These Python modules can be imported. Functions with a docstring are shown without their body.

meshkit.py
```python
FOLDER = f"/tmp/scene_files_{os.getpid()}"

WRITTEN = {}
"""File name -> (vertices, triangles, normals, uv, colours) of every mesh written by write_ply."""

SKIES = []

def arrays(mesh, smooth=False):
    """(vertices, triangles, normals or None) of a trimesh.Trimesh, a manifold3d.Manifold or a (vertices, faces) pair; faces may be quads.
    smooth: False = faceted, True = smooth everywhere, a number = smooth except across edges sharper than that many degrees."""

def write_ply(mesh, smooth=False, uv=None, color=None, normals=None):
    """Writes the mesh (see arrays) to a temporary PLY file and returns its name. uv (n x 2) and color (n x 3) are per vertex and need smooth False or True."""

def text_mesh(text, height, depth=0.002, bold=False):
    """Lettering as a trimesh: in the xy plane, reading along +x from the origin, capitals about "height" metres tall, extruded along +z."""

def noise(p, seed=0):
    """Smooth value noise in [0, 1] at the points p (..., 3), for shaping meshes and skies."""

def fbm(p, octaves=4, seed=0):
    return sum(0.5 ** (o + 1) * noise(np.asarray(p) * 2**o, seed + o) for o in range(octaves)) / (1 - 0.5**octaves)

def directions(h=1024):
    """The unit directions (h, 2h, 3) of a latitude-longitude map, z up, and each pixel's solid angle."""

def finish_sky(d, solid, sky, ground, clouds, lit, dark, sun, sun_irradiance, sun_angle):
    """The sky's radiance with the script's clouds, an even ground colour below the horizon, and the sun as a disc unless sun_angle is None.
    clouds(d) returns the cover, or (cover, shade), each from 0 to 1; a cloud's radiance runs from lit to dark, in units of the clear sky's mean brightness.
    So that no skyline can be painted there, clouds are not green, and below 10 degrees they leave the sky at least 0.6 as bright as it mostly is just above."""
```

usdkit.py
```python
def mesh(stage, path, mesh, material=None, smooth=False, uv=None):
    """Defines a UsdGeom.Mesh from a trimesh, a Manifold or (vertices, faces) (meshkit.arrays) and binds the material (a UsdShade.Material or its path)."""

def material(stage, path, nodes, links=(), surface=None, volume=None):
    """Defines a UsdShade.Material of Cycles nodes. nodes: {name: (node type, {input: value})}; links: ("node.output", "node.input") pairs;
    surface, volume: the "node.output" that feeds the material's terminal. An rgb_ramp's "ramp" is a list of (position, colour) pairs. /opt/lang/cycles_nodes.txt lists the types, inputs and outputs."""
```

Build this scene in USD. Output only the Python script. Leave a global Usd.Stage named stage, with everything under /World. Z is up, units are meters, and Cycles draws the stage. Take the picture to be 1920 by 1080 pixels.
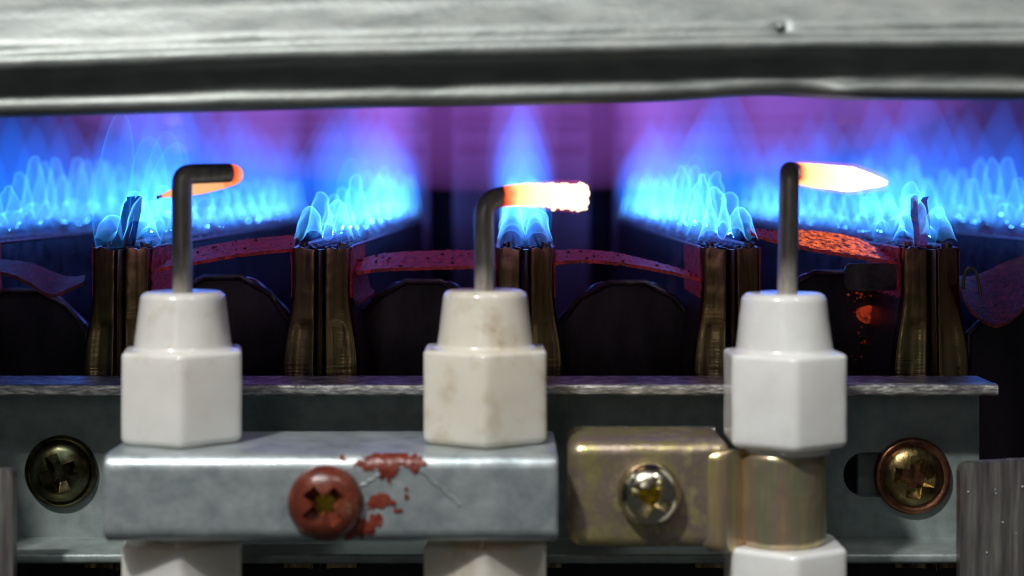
import math, random
import numpy as np, trimesh, manifold3d as m3, usdkit, meshkit
from shapely.geometry import Polygon, Point, box as sbox
from shapely.ops import unary_union
from shapely import affinity
from pxr import Usd, UsdGeom, UsdLux, UsdShade, Gf, Sdf, Vt

# ------------------------------------------------------------------ camera, lamps, exposure (modelled in mm, written in m)
S = 0.001
D = 160.0                      # camera to the front of the burners
HZ = 350.0                     # horizon row of the 1920 x 1080 photograph
K = 0.056 / 160
stage = Usd.Stage.CreateInMemory()
UsdGeom.SetStageUpAxis(stage, 'Z')
UsdGeom.SetStageMetersPerUnit(stage, 1.0)
UsdGeom.Xform.Define(stage, '/World')
cam = UsdGeom.Camera.Define(stage, '/World/camera')
cam.AddTranslateOp().Set((0, -D * S, 0)); cam.AddRotateXOp().Set(90)
cam.CreateHorizontalApertureAttr(36.0)
cam.CreateFocalLengthAttr(36.0 / (1920 * K))
cam.CreateVerticalApertureOffsetAttr(-190.0 / 1920 * 36)
cam.CreateClippingRangeAttr(Gf.Vec2f(0.005, 10))
cam.CreateFocusDistanceAttr((D - 1.0) * S)
cam.CreateFStopAttr(24.0)
cam.CreateExposureAttr(0.0)


def lamp(kind, name, loc, target, intensity, color, **size):
    l = getattr(UsdLux, kind).Define(stage, '/World/' + name)
    l.CreateIntensityAttr(intensity); l.CreateColorAttr(Gf.Vec3f(*color))
    if 'r' in size: l.CreateRadiusAttr(size['r'] * S)
    if 'w' in size: l.CreateWidthAttr(size['w'] * S); l.CreateHeightAttr(size['h'] * S)
    z = np.array(loc, float) - np.array(target, float); z /= np.linalg.norm(z)
    x = np.cross([0, 0, 1.0], z); x /= np.linalg.norm(x); y = np.cross(z, x)
    m = Gf.Matrix4d(*x, 0, *y, 0, *z, 0, *[c * S for c in loc], 1)
    l.AddTransformOp().Set(m)
    return l


lamp('DiskLight', 'lamp_key', (-172, -330, 362), (5, -20, -24), 850.0, (1.0, 0.97, 0.92), r=17)
lamp('DiskLight', 'lamp_second', (200, -280, 410), (5, -20, -24), 190.0, (1.0, 0.97, 0.92), r=16)
lamp('RectLight', 'lamp_soft', (-110, -270, 400), (0, -25, -8), 2.6, (0.95, 0.98, 1.0), w=420, h=200)
lamp('RectLight', 'lamp_front', (-70, -420, 95), (0, -10, -14), 1.9, (1.0, 0.97, 0.93), w=70, h=110)
dome = UsdLux.DomeLight.Define(stage, '/World/room_light'); dome.CreateIntensityAttr(0.014); dome.CreateColorAttr(Gf.Vec3f(.93, .98, 1.0))

# ------------------------------------------------------------------ helpers
def kd(y): return K * (D + y)
def X(px, y): return (px - 960) * kd(y)
def Z(py, y): return (HZ - py) * kd(y)


_used = {}
def numbered(parent, name):
    k = (parent, name); n = _used.get(k, 0); _used[k] = n + 1
    return parent + '/' + (name if n == 0 else f'{name}_{n:03d}')


ORG = {}
def thing(name, label, cat, loc=(0, 0, 0), group=None, kind=None):
    p = numbered('/World', name)
    x = UsdGeom.Xform.Define(stage, p); x.AddTranslateOp().Set(tuple(float(c) * S for c in loc))
    o = x.GetPrim(); ORG[p] = np.array(loc, float)
    tag(o, label, cat, group, kind)
    return o


def tag(o, label=None, cat=None, group=None, kind=None):
    for k, v in (('label', label), ('category', cat), ('group', group), ('kind', kind)):
        if v: o.SetCustomDataByKey(k, v)
    return o


def obj(name, mesh, mat, parent=None, smooth=30, label=None):
    """mesh given in world millimetres"""
    pp = str(parent.GetPath()) if parent is not None else '/World'
    p = numbered(pp, name)
    root = '/'.join(pp.split('/')[:3])
    org = ORG.get(root, np.zeros(3))
    if hasattr(mesh, 'to_mesh'):
        mm = mesh.to_mesh(); v, f = np.array(mm.vert_properties[:, :3], float), np.array(mm.tri_verts)
    elif isinstance(mesh, tuple):
        v, f = np.asarray(mesh[0], float), np.asarray(mesh[1], int)
        if f.shape[1] == 4: f = np.vstack([f[:, [0, 1, 2]], f[:, [0, 2, 3]]])
    else:
        v, f = np.array(mesh.vertices), np.array(mesh.faces)
    t = trimesh.Trimesh((v - org) * S * 1000, f, process=False)     # smoothing angle is scale free
    v2, f2, n2 = meshkit.arrays(t, smooth)
    m = usdkit.mesh(stage, p, (v2 * 1.0, f2), mat, smooth=False)
    m.CreatePointsAttr(Vt.Vec3fArray.FromNumpy((v2 * S).astype(np.float32)))
    if n2 is not None:

        m.CreateNormalsAttr(Vt.Vec3fArray.FromNumpy(n2.astype(np.float32))); m.SetNormalsInterpolation('vertex')
    pr = m.GetPrim()
    if label: pr.SetCustomDataByKey('label', label)
    return pr


def grid(P, closed_u=False, closed_v=False):
    """P: (nu, nv, 3) -> quads"""
    nu, nv = P.shape[:2]; idx = np.arange(nu * nv).reshape(nu, nv)
    a = np.vstack([idx, idx[:1]]) if closed_u else idx
    a = np.hstack([a, a[:, :1]]) if closed_v else a
    q = np.stack([a[:-1, :-1], a[1:, :-1], a[1:, 1:], a[:-1, 1:]], -1).reshape(-1, 4)
    return P.reshape(-1, 3), np.vstack([q[:, [0, 1, 2]], q[:, [0, 2, 3]]])


def fixed(vf):
    t = trimesh.Trimesh(*vf, process=True); t.fix_normals(); return t


def turn_out(v, f):
    a, b, c = v[f[:, 0]] - v.mean(0), v[f[:, 1]] - v.mean(0), v[f[:, 2]] - v.mean(0)
    if np.einsum('ij,ij->', a, np.cross(b, c)) < 0: f = f[:, ::-1]
    return trimesh.Trimesh(v, f, process=False)


def shell(P, off):
    """closed sheet between the grid P and P + off"""
    off = np.broadcast_to(np.asarray(off, float), P.shape)
    A, B = P, P + off
    nu, nv = P.shape[:2]
    va, fa = grid(A); vb, fb = grid(B)
    n = len(va); fs = [fa, fb[:, ::-1] + n]
    idx = np.arange(n).reshape(nu, nv)
    loop = np.concatenate([idx[0, :], idx[1:, -1], idx[-1, -2::-1], idx[-2:0:-1, 0]])
    l2 = np.roll(loop, -1)
    fs.append(np.stack([loop, l2, loop + n], 1)); fs.append(np.stack([l2, l2 + n, loop + n], 1))
    return turn_out(np.vstack([va, vb]), np.vstack(fs))


def rings(R, caps=True):
    """R: (n, m, 3) closed rings lofted, ends closed by fans"""
    n, m = R.shape[:2]
    v, f = grid(R, closed_v=True)
    if caps:
        v = np.vstack([v, R[0].mean(0), R[-1].mean(0)]); i = np.arange(m); j = (i + 1) % m
        f = np.vstack([f, np.stack([np.full(m, n * m), i, j], 1), np.stack([np.full(m, n * m + 1), j + (n - 1) * m, i + (n - 1) * m], 1)])
    return turn_out(v, f)


def tube(path, radius, m=20, round_ends=True):
    P = np.asarray(path, float); n = len(P)
    r = np.broadcast_to(np.asarray(radius, float), n).copy()
    T = np.gradient(P, axis=0); T /= np.linalg.norm(T, axis=1, keepdims=True)
    u = np.cross(T[0], [0.3, 0.9, 0.1]); u /= np.linalg.norm(u); R = []
    for k in range(n):
        u = u - T[k] * (u @ T[k]); u /= np.linalg.norm(u); w = np.cross(T[k], u)
        a = np.linspace(0, 2 * np.pi, m, endpoint=False)
        R.append(P[k] + r[k] * (np.cos(a)[:, None] * u + np.sin(a)[:, None] * w))
    return rings(np.array(R))


def smoothpath(pts, n=60, rep=2):
    """Chaikin rounded then resampled evenly"""
    p = np.asarray(pts, float)
    for _ in range(rep):
        q = 0.75 * p[:-1] + 0.25 * p[1:]; r = 0.25 * p[:-1] + 0.75 * p[1:]
        p = np.vstack([p[:1], np.stack([q, r], 1).reshape(-1, p.shape[1]), p[-1:]])
    d = np.r_[0, np.cumsum(np.linalg.norm(np.diff(p, axis=0), axis=1))]
    t = np.linspace(0, d[-1], n)
    return np.stack([np.interp(t, d, p[:, k]) for k in range(p.shape[1])], 1)


def revolve_y(prof, c, m=64):
    """profile of (r, h): h towards the camera (-y)"""
    a = np.linspace(0, 2 * np.pi, m, endpoint=False)
    R = np.array([[(c[0] + r * np.cos(t), c[1] - h, c[2] + r * np.sin(t)) for t in a] for r, h in prof])
    return rings(R)


def to_man(t):
    t = trimesh.Trimesh(t.vertices, t.faces, process=True)
    if t.volume < 0: t.invert()
    return m3.Manifold(m3.Mesh(np.asarray(t.vertices, np.float32), np.asarray(t.faces, np.uint32)))


def from_man(m):
    q = m.to_mesh(); return trimesh.Trimesh(np.array(q.vert_properties[:, :3], float), np.array(q.tri_verts), process=False)


def mbox(x0, x1, y0, y1, z0, z1):
    return m3.Manifold.cube([x1 - x0, y1 - y0, z1 - z0]).translate([x0, y0, z0])


def rbox(x0, x1, y0, y1, z0, z1, r, seg=24):
    s = m3.Manifold.sphere(r, seg)
    return m3.Manifold.batch_hull([s.translate([x, y, z]) for x in (x0 + r, x1 - r) for y in (y0 + r, y1 - r) for z in (z0 + r, z1 - r)])


def rough_up(t, amp, scale, seed=0, edge=0.6):
    """subdivide a mesh to even triangles and dent it slightly"""
    t = from_man((t if hasattr(t, 'to_mesh') else to_man(t)).refine_to_length(edge))
    t = trimesh.Trimesh(t.vertices, t.faces, process=True)
    n = meshkit.fbm(t.vertices / scale, 3, seed) - 0.5
    t.vertices = t.vertices + t.vertex_normals * (n * amp)[:, None]
    return t


# ------------------------------------------------------------------ materials
L = '/World/Looks'
UsdGeom.Scope.Define(stage, L)
MM = {'g': ('geometry', {}), 'mm': ('mapping', {'scale': (1000, 1000, 1000)})}
MML = [('g.position', 'mm.vector')]


def surf(name, stops, scale=(1, 1, 1), ns=1.0, detail=5.0, rough=(0.3, 0.5), metallic=1.0, bump=0.0, bscale=None, bns=3.0, extra=None, links=(), **pb):
    """noise coloured principled surface; world millimetres stretched by scale"""
    nodes = dict(MM)
    nodes |= {'st': ('mapping', {'scale': scale}), 'n': ('noise_texture', {'scale': ns, 'detail': detail, 'roughness': 0.6}),
              'ramp': ('rgb_ramp', {'ramp': stops}), 'rr': ('map_range', {'from_min': 0.3, 'from_max': 0.7, 'to_min': rough[0], 'to_max': rough[1], 'clamp': True}),
              'p': ('principled_bsdf', {'metallic': metallic, **pb})}
    ln = MML + [('mm.vector', 'st.vector'), ('st.vector', 'n.vector'), ('n.fac', 'ramp.fac'), ('ramp.color', 'p.base_color'), ('n.fac', 'rr.value'), ('rr.result', 'p.roughness')]
    if bump:
        nodes |= {'bs': ('mapping', {'scale': bscale or scale}), 'bn': ('noise_texture', {'scale': bns, 'detail': 4.0, 'roughness': 0.6}), 'b': ('bump', {'strength': 1.0, 'distance': bump * S})}
        ln += [('mm.vector', 'bs.vector'), ('bs.vector', 'bn.vector'), ('bn.fac', 'b.height'), ('b.normal', 'p.normal')]
    nodes |= extra or {}
    drop = {b for _, b in links}
    ln = [q for q in ln if q[1] not in drop] + list(links)
    return usdkit.material(stage, f'{L}/{name}', nodes, ln, surface='p.BSDF')


def flame_mat(name, color, strength):
    return usdkit.material(stage, f'{L}/{name}', {'v': ('principled_volume', {'density': 0.0, 'emission_strength': float(strength), 'emission_color': color})}, volume='v.volume')


M = {}
M['galvanised'] = surf('galvanised', [(0.25, (.28, .34, .36)), (0.5, (.38, .43, .45)), (0.75, (.46, .50, .51))], ns=0.5, rough=(.33, .45), bump=0.04, bns=1.0, metallic=.6)
M['hood'] = surf('hood_steel', [(0.25, (.17, .19, .185)), (0.5, (.23, .25, .245)), (0.78, (.30, .315, .30))], scale=(0.5, 1, 1), ns=0.6, detail=7, rough=(.42, .58), bump=0.045, bscale=(.6, 1, 1), bns=2.0, metallic=.6)
M['plate'] = surf('plate_steel', [(0.3, (.19, .23, .225)), (0.5, (.25, .30, .295)), (0.7, (.30, .35, .345))], ns=0.5, detail=9, rough=(.40, .52), metallic=0.35, bump=0.03, bns=4)
M['plate_edge'] = surf('sheared_edge', [(0.3, (.22, .21, .22)), (0.5, (.46, .45, .45)), (0.62, (.90, .88, .84))], scale=(.5, 1, 3), ns=1.4, metallic=.6, rough=(.25, .45), bump=0.12, bscale=(.8, 1, 2), bns=2)  # palest tone paints white highlight flakes along the flange edge
M['gold'] = surf('yellow_zinc', [(0.24, (.22, .34, .17)), (0.38, (.50, .43, .19)), (0.48, (.40, .33, .20)), (0.57, (.34, .26, .22)), (0.66, (.50, .43, .20)), (0.8, (.24, .36, .22))], scale=(1, 1, .7), ns=0.36, detail=6, rough=(.24, .36), bump=0.06, bns=2.2, metallic=.74)
M['gold_band'] = surf('yellow_zinc_band', [(0.28, (.30, .38, .20)), (0.40, (.58, .46, .20)), (0.48, (.46, .33, .24)), (0.56, (.36, .35, .22)), (0.64, (.54, .42, .20)), (0.76, (.34, .38, .24))], scale=(1, 1, .10), ns=0.34, detail=3, rough=(.24, .34), bump=0.04, bns=2.2, metallic=.74)
M['gold_edge'] = surf('yellow_zinc_edge', [(0.3, (.20, .24, .17)), (0.6, (.36, .36, .30)), (0.75, (.6, .6, .55))], scale=(.7, 1, 1), ns=1.2, rough=(.3, .5), bump=.15, bns=1.6)
M['bronze_screw'] = surf('bronze_screw', [(0.25, (.12, .10, .04)), (0.5, (.25, .18, .075)), (0.75, (.32, .27, .14))], ns=0.7, rough=(.24, .4), bump=.05, bns=2)
M['copper_rim'] = surf('copper_rim', [(0.3, (.22, .09, .05)), (0.6, (.40, .18, .11))], ns=0.8, rough=(.3, .45), bump=.03, bns=3)
M['yellow_screw'] = surf('yellow_screw', [(0.3, (.42, .45, .30)), (0.5, (.62, .58, .46)), (0.7, (.66, .56, .36))], ns=0.5, rough=(.14, .24))
M['brass'] = surf('brass', [(0.3, (.45, .26, .02)), (0.6, (.75, .50, .04))], ns=1.0, rough=(.2, .3))
M['dark_screw'] = surf('dark_screw', [(0.3, (.05, .055, .03)), (0.5, (.10, .085, .04)), (0.7, (.13, .17, .11))], ns=0.6, rough=(.22, .38))
M['red_paint'] = surf('red_paint', [(0.3, (.09, .014, .008)), (0.55, (.15, .024, .013)), (0.75, (.22, .05, .026))], ns=0.6, rough=(.2, .42), metallic=0.0, bump=.08, bns=1.6)
M['red_screw'] = surf('painted_screw', [(0.3, (.06, .014, .008)), (0.5, (.12, .024, .013)), (0.585, (.17, .045, .025)), (0.60, (.46, .36, .22)), (0.75, (.62, .52, .36))], ns=0.42, detail=6, rough=(.30, .18), bump=.08, bns=1.6,
                      extra={'mt': ('map_range', {'from_min': .585, 'from_max': .605, 'to_min': 0.0, 'to_max': 1.0, 'clamp': True})}, links=[('n.fac', 'mt.value'), ('mt.result', 'p.metallic')])
M['recess'] = surf('recess_dark', [(0.3, (.04, .02, .012)), (0.7, (.12, .06, .03))], ns=1.0, rough=(.3, .5))
M['streaked'] = surf('streaked_steel', [(0.3, (.17, .15, .155)), (0.48, (.25, .23, .23)), (0.6, (.33, .32, .29)), (0.75, (.44, .44, .40))], scale=(1, 1, .07), ns=1.3, detail=5, rough=(.35, .5), bump=.1, bscale=(1, 1, .08), bns=2.2, metallic=.85)
M['rod'] = surf('rod_steel', [(0.3, (.30, .265, .25)), (0.7, (.60, .56, .51))], scale=(1, 1, .2), ns=1.2, metallic=.6, rough=(.34, .5), bump=.04, bns=3)
M['soot'] = surf('sooty_steel', [(0.3, (.04, .03, .045)), (0.55, (.10, .075, .095)), (0.75, (.19, .15, .17))], ns=0.4, rough=(.28, .5), metallic=.7, bump=.06, bns=1.5)
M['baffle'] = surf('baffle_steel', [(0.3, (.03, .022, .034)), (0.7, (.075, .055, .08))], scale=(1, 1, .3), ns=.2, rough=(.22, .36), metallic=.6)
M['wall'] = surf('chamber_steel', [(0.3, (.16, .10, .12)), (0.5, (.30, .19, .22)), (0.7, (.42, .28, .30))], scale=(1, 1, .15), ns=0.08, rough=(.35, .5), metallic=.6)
M['wall_gap'] = surf('wall_gap', [(0.3, (.02, .015, .02)), (0.7, (.05, .035, .045))], ns=.2, rough=(.5, .7), metallic=0)
M['black'] = surf('dark_casing', [(0.3, (.008, .008, .010)), (0.7, (.02, .02, .022))], ns=.2, rough=(.5, .7), metallic=0)
M['ribbon'] = surf('port_ribbon', [(0.3, (.10, .06, .07)), (0.6, (.30, .19, .20))], scale=(1, .5, 1), ns=1, rough=(.3, .5))
for nm, stops in (('ceramic', [(0.20, (.36, .31, .25)), (0.30, (.58, .55, .49)), (0.42, (.655, .64, .60)), (0.7, (.69, .68, .65))]),
                  ('ceramic_stained', [(0.22, (.36, .27, .18)), (0.34, (.54, .48, .38)), (0.48, (.64, .605, .52)), (0.75, (.67, .65, .57))]),
                  ('ceramic_white', [(0.20, (.40, .32, .26)), (0.28, (.68, .67, .64)), (0.7, (.75, .76, .75))])):
    M[nm] = surf(nm, stops, ns=0.33, detail=6, rough=(.16, .26), metallic=0.0, subsurface_weight=0.35, subsurface_radius=(1, .8, .6), subsurface_scale=0.0012, coat_weight=0.3, coat_roughness=0.06)

# burner end caps: heat tint follows the height, horizontal press marks low down
M['burner'] = surf('heat_tinted_steel', [(0.3, (.5, .5, .5)), (0.7, (1, 1, 1))], scale=(1.6, 1.6, .10), ns=.9, rough=(.20, .36), extra={
    'sx': ('separate_xyz', {}), 'zr': ('map_range', {'from_min': -20.5, 'from_max': -6.2, 'to_min': 0.0, 'to_max': 1.0, 'clamp': True}),
    'wob': ('math', {'math_type': 'multiply_add', 'value2': 0.35, 'value3': -0.17}), 'zz': ('math', {'math_type': 'add'}),
    'tint': ('rgb_ramp', {'ramp': [(0, (.36, .28, .15)), (.30, (.44, .33, .15)), (.50, (.28, .18, .08)), (.72, (.22, .14, .075)), (.88, (.28, .15, .09)), (1.0, (.34, .16, .16))]}),
    'mul': ('mix_color', {'blend_type': 'multiply', 'fac': 1.0}),
    'ms': ('mapping', {'scale': (.22, .22, 3.2)}), 'mn': ('noise_texture', {'scale': 1.0, 'detail': 3.0}), 'mb': ('bump', {'strength': 1.0, 'distance': 0.035 * S}),
    'mk': ('map_range', {'from_min': -15.0, 'from_max': -12.0, 'to_min': 1.0, 'to_max': 0.12, 'clamp': True}), 'mx': ('math', {'math_type': 'multiply'})},
    links=[('mm.vector', 'sx.vector'), ('sx.z', 'zr.value'), ('n.fac', 'wob.value1'), ('zr.result', 'zz.value1'), ('wob.value', 'zz.value2'), ('zz.value', 'tint.fac'),
           ('tint.color', 'mul.a'), ('ramp.color', 'mul.b'), ('mul.result', 'p.base_color'),
           ('mm.vector', 'ms.vector'), ('ms.vector', 'mn.vector'), ('mn.fac', 'mx.value1'), ('sx.z', 'mk.value'), ('mk.result', 'mx.value2'), ('mx.value', 'mb.height'), ('mb.normal', 'p.normal')])


M['seam'] = surf('folded_seam', [(0.3, (.22, .16, .10)), (0.6, (.46, .37, .24))], scale=(1, 1, .12), ns=.8, rough=(.28, .4))


def glow_strip(name, strength, c=(1.0, .06, .05), lo=.42, hi=.75):
    """scaled, pitted sheet, red hot in patches; painted light on lips and flecks"""
    return surf(name, [(0.3, (.05, .02, .022)), (0.5, (.13, .055, .055)), (0.7, (.24, .11, .10))], ns=1.1, detail=8, rough=(.4, .65), metallic=.45, bump=.32, bns=3.0,
                emission_color=c, extra={'hn': ('noise_texture', {'scale': 1.5, 'detail': 9.0, 'roughness': .72}), 'hr': ('map_range', {'from_min': lo, 'from_max': hi, 'to_min': 0.0, 'to_max': float(strength), 'clamp': True})},
                links=[('mm.vector', 'hn.vector'), ('hn.fac', 'hr.value'), ('hr.result', 'p.emission_strength')])


M['strip'] = glow_strip('hot_scaled_strip', .15, (1.0, .045, .09), .36, .74)
M['lip'] = glow_strip('burner_lip_painted_glow', .09, (1.0, .05, .14), .38, .72)  # emission paints red light onto burner lips and the right slivers
M['strip_dull'] = glow_strip('dull_scaled_strip', .03, (1.0, .05, .12))
M['strip_orange'] = glow_strip('orange_hot_crust', 1.5, (1.0, .16, .035), .40, .66)


M['painted_reflection'] = glow_strip('reflection_flecks', .45, (1.0, .09, .03), .35, .7)  # emission paints the orange reflection of the crust


def tip_mat(name, a, b, stops, strength):
    """glowing wire: temperature rises from point a to point b"""
    a, b = np.array(a, float), np.array(b, float); d = b - a; ll = d @ d
    nodes = dict(MM) | {'off': ('vector_math', {'math_type': 'subtract', 'vector2': tuple(a)}), 'dot': ('vector_math', {'math_type': 'dot_product', 'vector2': tuple(d / ll)}),
                        'n': ('noise_texture', {'scale': 1.6, 'detail': 5.0}), 'w': ('math', {'math_type': 'multiply_add', 'value2': .16, 'value3': -.08}), 'ad': ('math', {'math_type': 'add'}),
                        'ramp': ('rgb_ramp', {'ramp': stops}), 'p': ('principled_bsdf', {'base_color': (.06, .05, .06), 'metallic': .5, 'roughness': .4, 'emission_strength': float(strength)})}
    return usdkit.material(stage, f'{L}/{name}', nodes, MML + [('mm.vector', 'off.vector1'), ('off.vector', 'dot.vector1'), ('mm.vector', 'n.vector'), ('n.fac', 'w.value1'), ('dot.value', 'ad.value1'), ('w.value', 'ad.value2'), ('ad.value', 'ramp.fac'), ('ramp.color', 'p.emission_color')], surface='p.BSDF')


# ------------------------------------------------------------------ the setting: combustion chamber
def plain(name, mesh, mat, kind='structure', **k):
    o = obj(name, mesh, mat, None, **k); tag(o, {'chamber_floor': 'dark floor below the burners', 'wall_side': 'dark side wall closing the burner chamber', 'casing_side': 'grey inner side of the casing left of the electrodes', 'chamber_roof': 'dark roof over the burner chamber', 'casing_back': 'black sheet below and behind the mounting plate'}[name], kind=kind); return o


YB = 136.0
Zt = 44.0
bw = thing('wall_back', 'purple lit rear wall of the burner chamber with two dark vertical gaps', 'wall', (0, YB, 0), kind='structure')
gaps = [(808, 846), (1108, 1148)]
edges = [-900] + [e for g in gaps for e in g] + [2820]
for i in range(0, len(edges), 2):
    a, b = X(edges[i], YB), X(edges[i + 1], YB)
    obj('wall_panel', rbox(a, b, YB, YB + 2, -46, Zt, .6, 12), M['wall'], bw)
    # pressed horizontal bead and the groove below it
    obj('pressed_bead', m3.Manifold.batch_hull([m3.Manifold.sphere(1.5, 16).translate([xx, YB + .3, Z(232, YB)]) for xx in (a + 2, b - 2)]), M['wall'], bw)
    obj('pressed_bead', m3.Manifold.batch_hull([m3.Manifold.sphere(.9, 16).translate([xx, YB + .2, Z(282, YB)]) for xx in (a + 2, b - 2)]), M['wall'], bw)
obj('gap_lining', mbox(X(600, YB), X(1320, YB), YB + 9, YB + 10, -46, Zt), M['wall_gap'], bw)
plain('chamber_floor', mbox(-100, 100, -4, 160, -60, -48), M['black'])
plain('wall_side', mbox(-78, -76, -30, 150, -50, Zt + 2), M['wall_gap'])
plain('wall_side', mbox(76, 78, -30, 150, -50, Zt + 2), M['wall_gap'])
plain('casing_side', mbox(-61, -60, -39, -5, -50, 5), M['plate'])
plain('chamber_roof', mbox(-75.5, 75.5, -26, YB + 12, Zt + 2.5, Zt + 5), M['wall_gap'])
plain('casing_back', mbox(-100, 100, 8, 9, -47.5, -36.5), M['black'])

# ------------------------------------------------------------------ hood
hd = thing('sheet_metal_hood', 'wide dull grey ridged sheet metal hood edge running above the flames', 'hood', (0, -35, 10))
def hood_mesh():
    prof = np.array([(-24, 6.6), (-30, 6.35), (-33.2, 6.2), (-34.1, 6.3), (-34.55, 6.75), (-34.45, 7.25), (-34.1, 7.55), (-34.2, 8.0), (-34.75, 9.2), (-35.3, 10.0), (-36.0, 10.45),
                     (-36.3, 10.9), (-36.25, 11.4), (-35.9, 11.75), (-35.5, 11.95), (-35.45, 12.15), (-35.6, 12.4), (-35.5, 12.75), (-34.9, 13.6), (-34.2, 14.6), (-33.8, 15.2), (-33.7, 15.6), (-33.2, 16.0), (-31, 19), (-29, 24), (-28.5, 46)])
    p = smoothpath(prof, 110, 2)
    xs = np.linspace(-74, 74, 240)
    P = np.zeros((len(xs), len(p), 3))
    pxs = 960 + xs / kd(-35)
    # lower lip row of the photograph along the width, relative to 192
    lip = np.interp(pxs, [-300, 0, 300, 700, 1000, 1280, 1440, 1530, 1580, 1640, 1750, 1920, 2300], [210, 200, 192, 182, 177, 170, 157, 158, 164, 167, 166, 167, 170])
    low = -(lip - 192) * kd(-35)
    ridge = np.interp(pxs, [-300, 0, 300, 640, 960, 1280, 1500, 1700, 1920, 2300], [112, 103, 92, 82, 76, 68, 66, 62, 62, 62])
    up = -(ridge - 78) * kd(-35)
    lip_l = np.convolve(np.pad(low, 4, 'edge'), np.ones(9) / 9, 'valid'); up_l = np.convolve(np.pad(up, 12, 'edge'), np.ones(25) / 25, 'valid')
    for i, x in enumerate(xs):
        w = np.clip((p[:, 1] - 7.4) / 3.4, 0, 1)
        P[i, :, 0] = x; P[i, :, 1] = p[:, 0]; P[i, :, 2] = p[:, 1] + lip_l[i] * (1 - w) + up_l[i] * w
    q = P.reshape(-1, 3)
    n = meshkit.fbm(q * [.09, .4, .4], 4, 3) - .5; n2 = meshkit.fbm(q * [.5, .9, .9], 3, 8) - .5
    P[..., 1] += (n * .5 + n2 * .08).reshape(P.shape[:2]); P[..., 2] += (n2 * .06).reshape(P.shape[:2])
    dent = np.exp(-((P[..., 0] - X(1585, -35)) / 1.6) ** 2 - ((P[..., 2] - 7.6) / .9) ** 2)
    P[..., 1] -= dent * .7
    rv = np.exp(-((P[..., 0] - X(1462, -35)) / .55) ** 2 - ((P[..., 2] - 13.0) / .5) ** 2)
    P[..., 1] += rv * .5
    return shell(P, (0, .9, .25))
obj('ridged_edge', hood_mesh(), M['hood'], hd, smooth=60)
_rv = m3.Manifold.sphere(.42, 20).scale([1, .5, .8]).translate([X(1466, -36), -35.5, Z(49, -36)])
obj('rivet', _rv, M['hood'], hd)

# ------------------------------------------------------------------ burners
BX = [X(px, 0) for px in (-150, 225, 600, 985, 1372, 1748, 2130)]
ZT = Z(466, 0)                      # burner mouth
BW = 3.05                           # half width at the mouth


def half_width(z):
    t = np.clip((ZT - 4.2 - z) / 8.5, 0, 1)
    return BW + 1.05 * (t * t * (3 - 2 * t))


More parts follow.
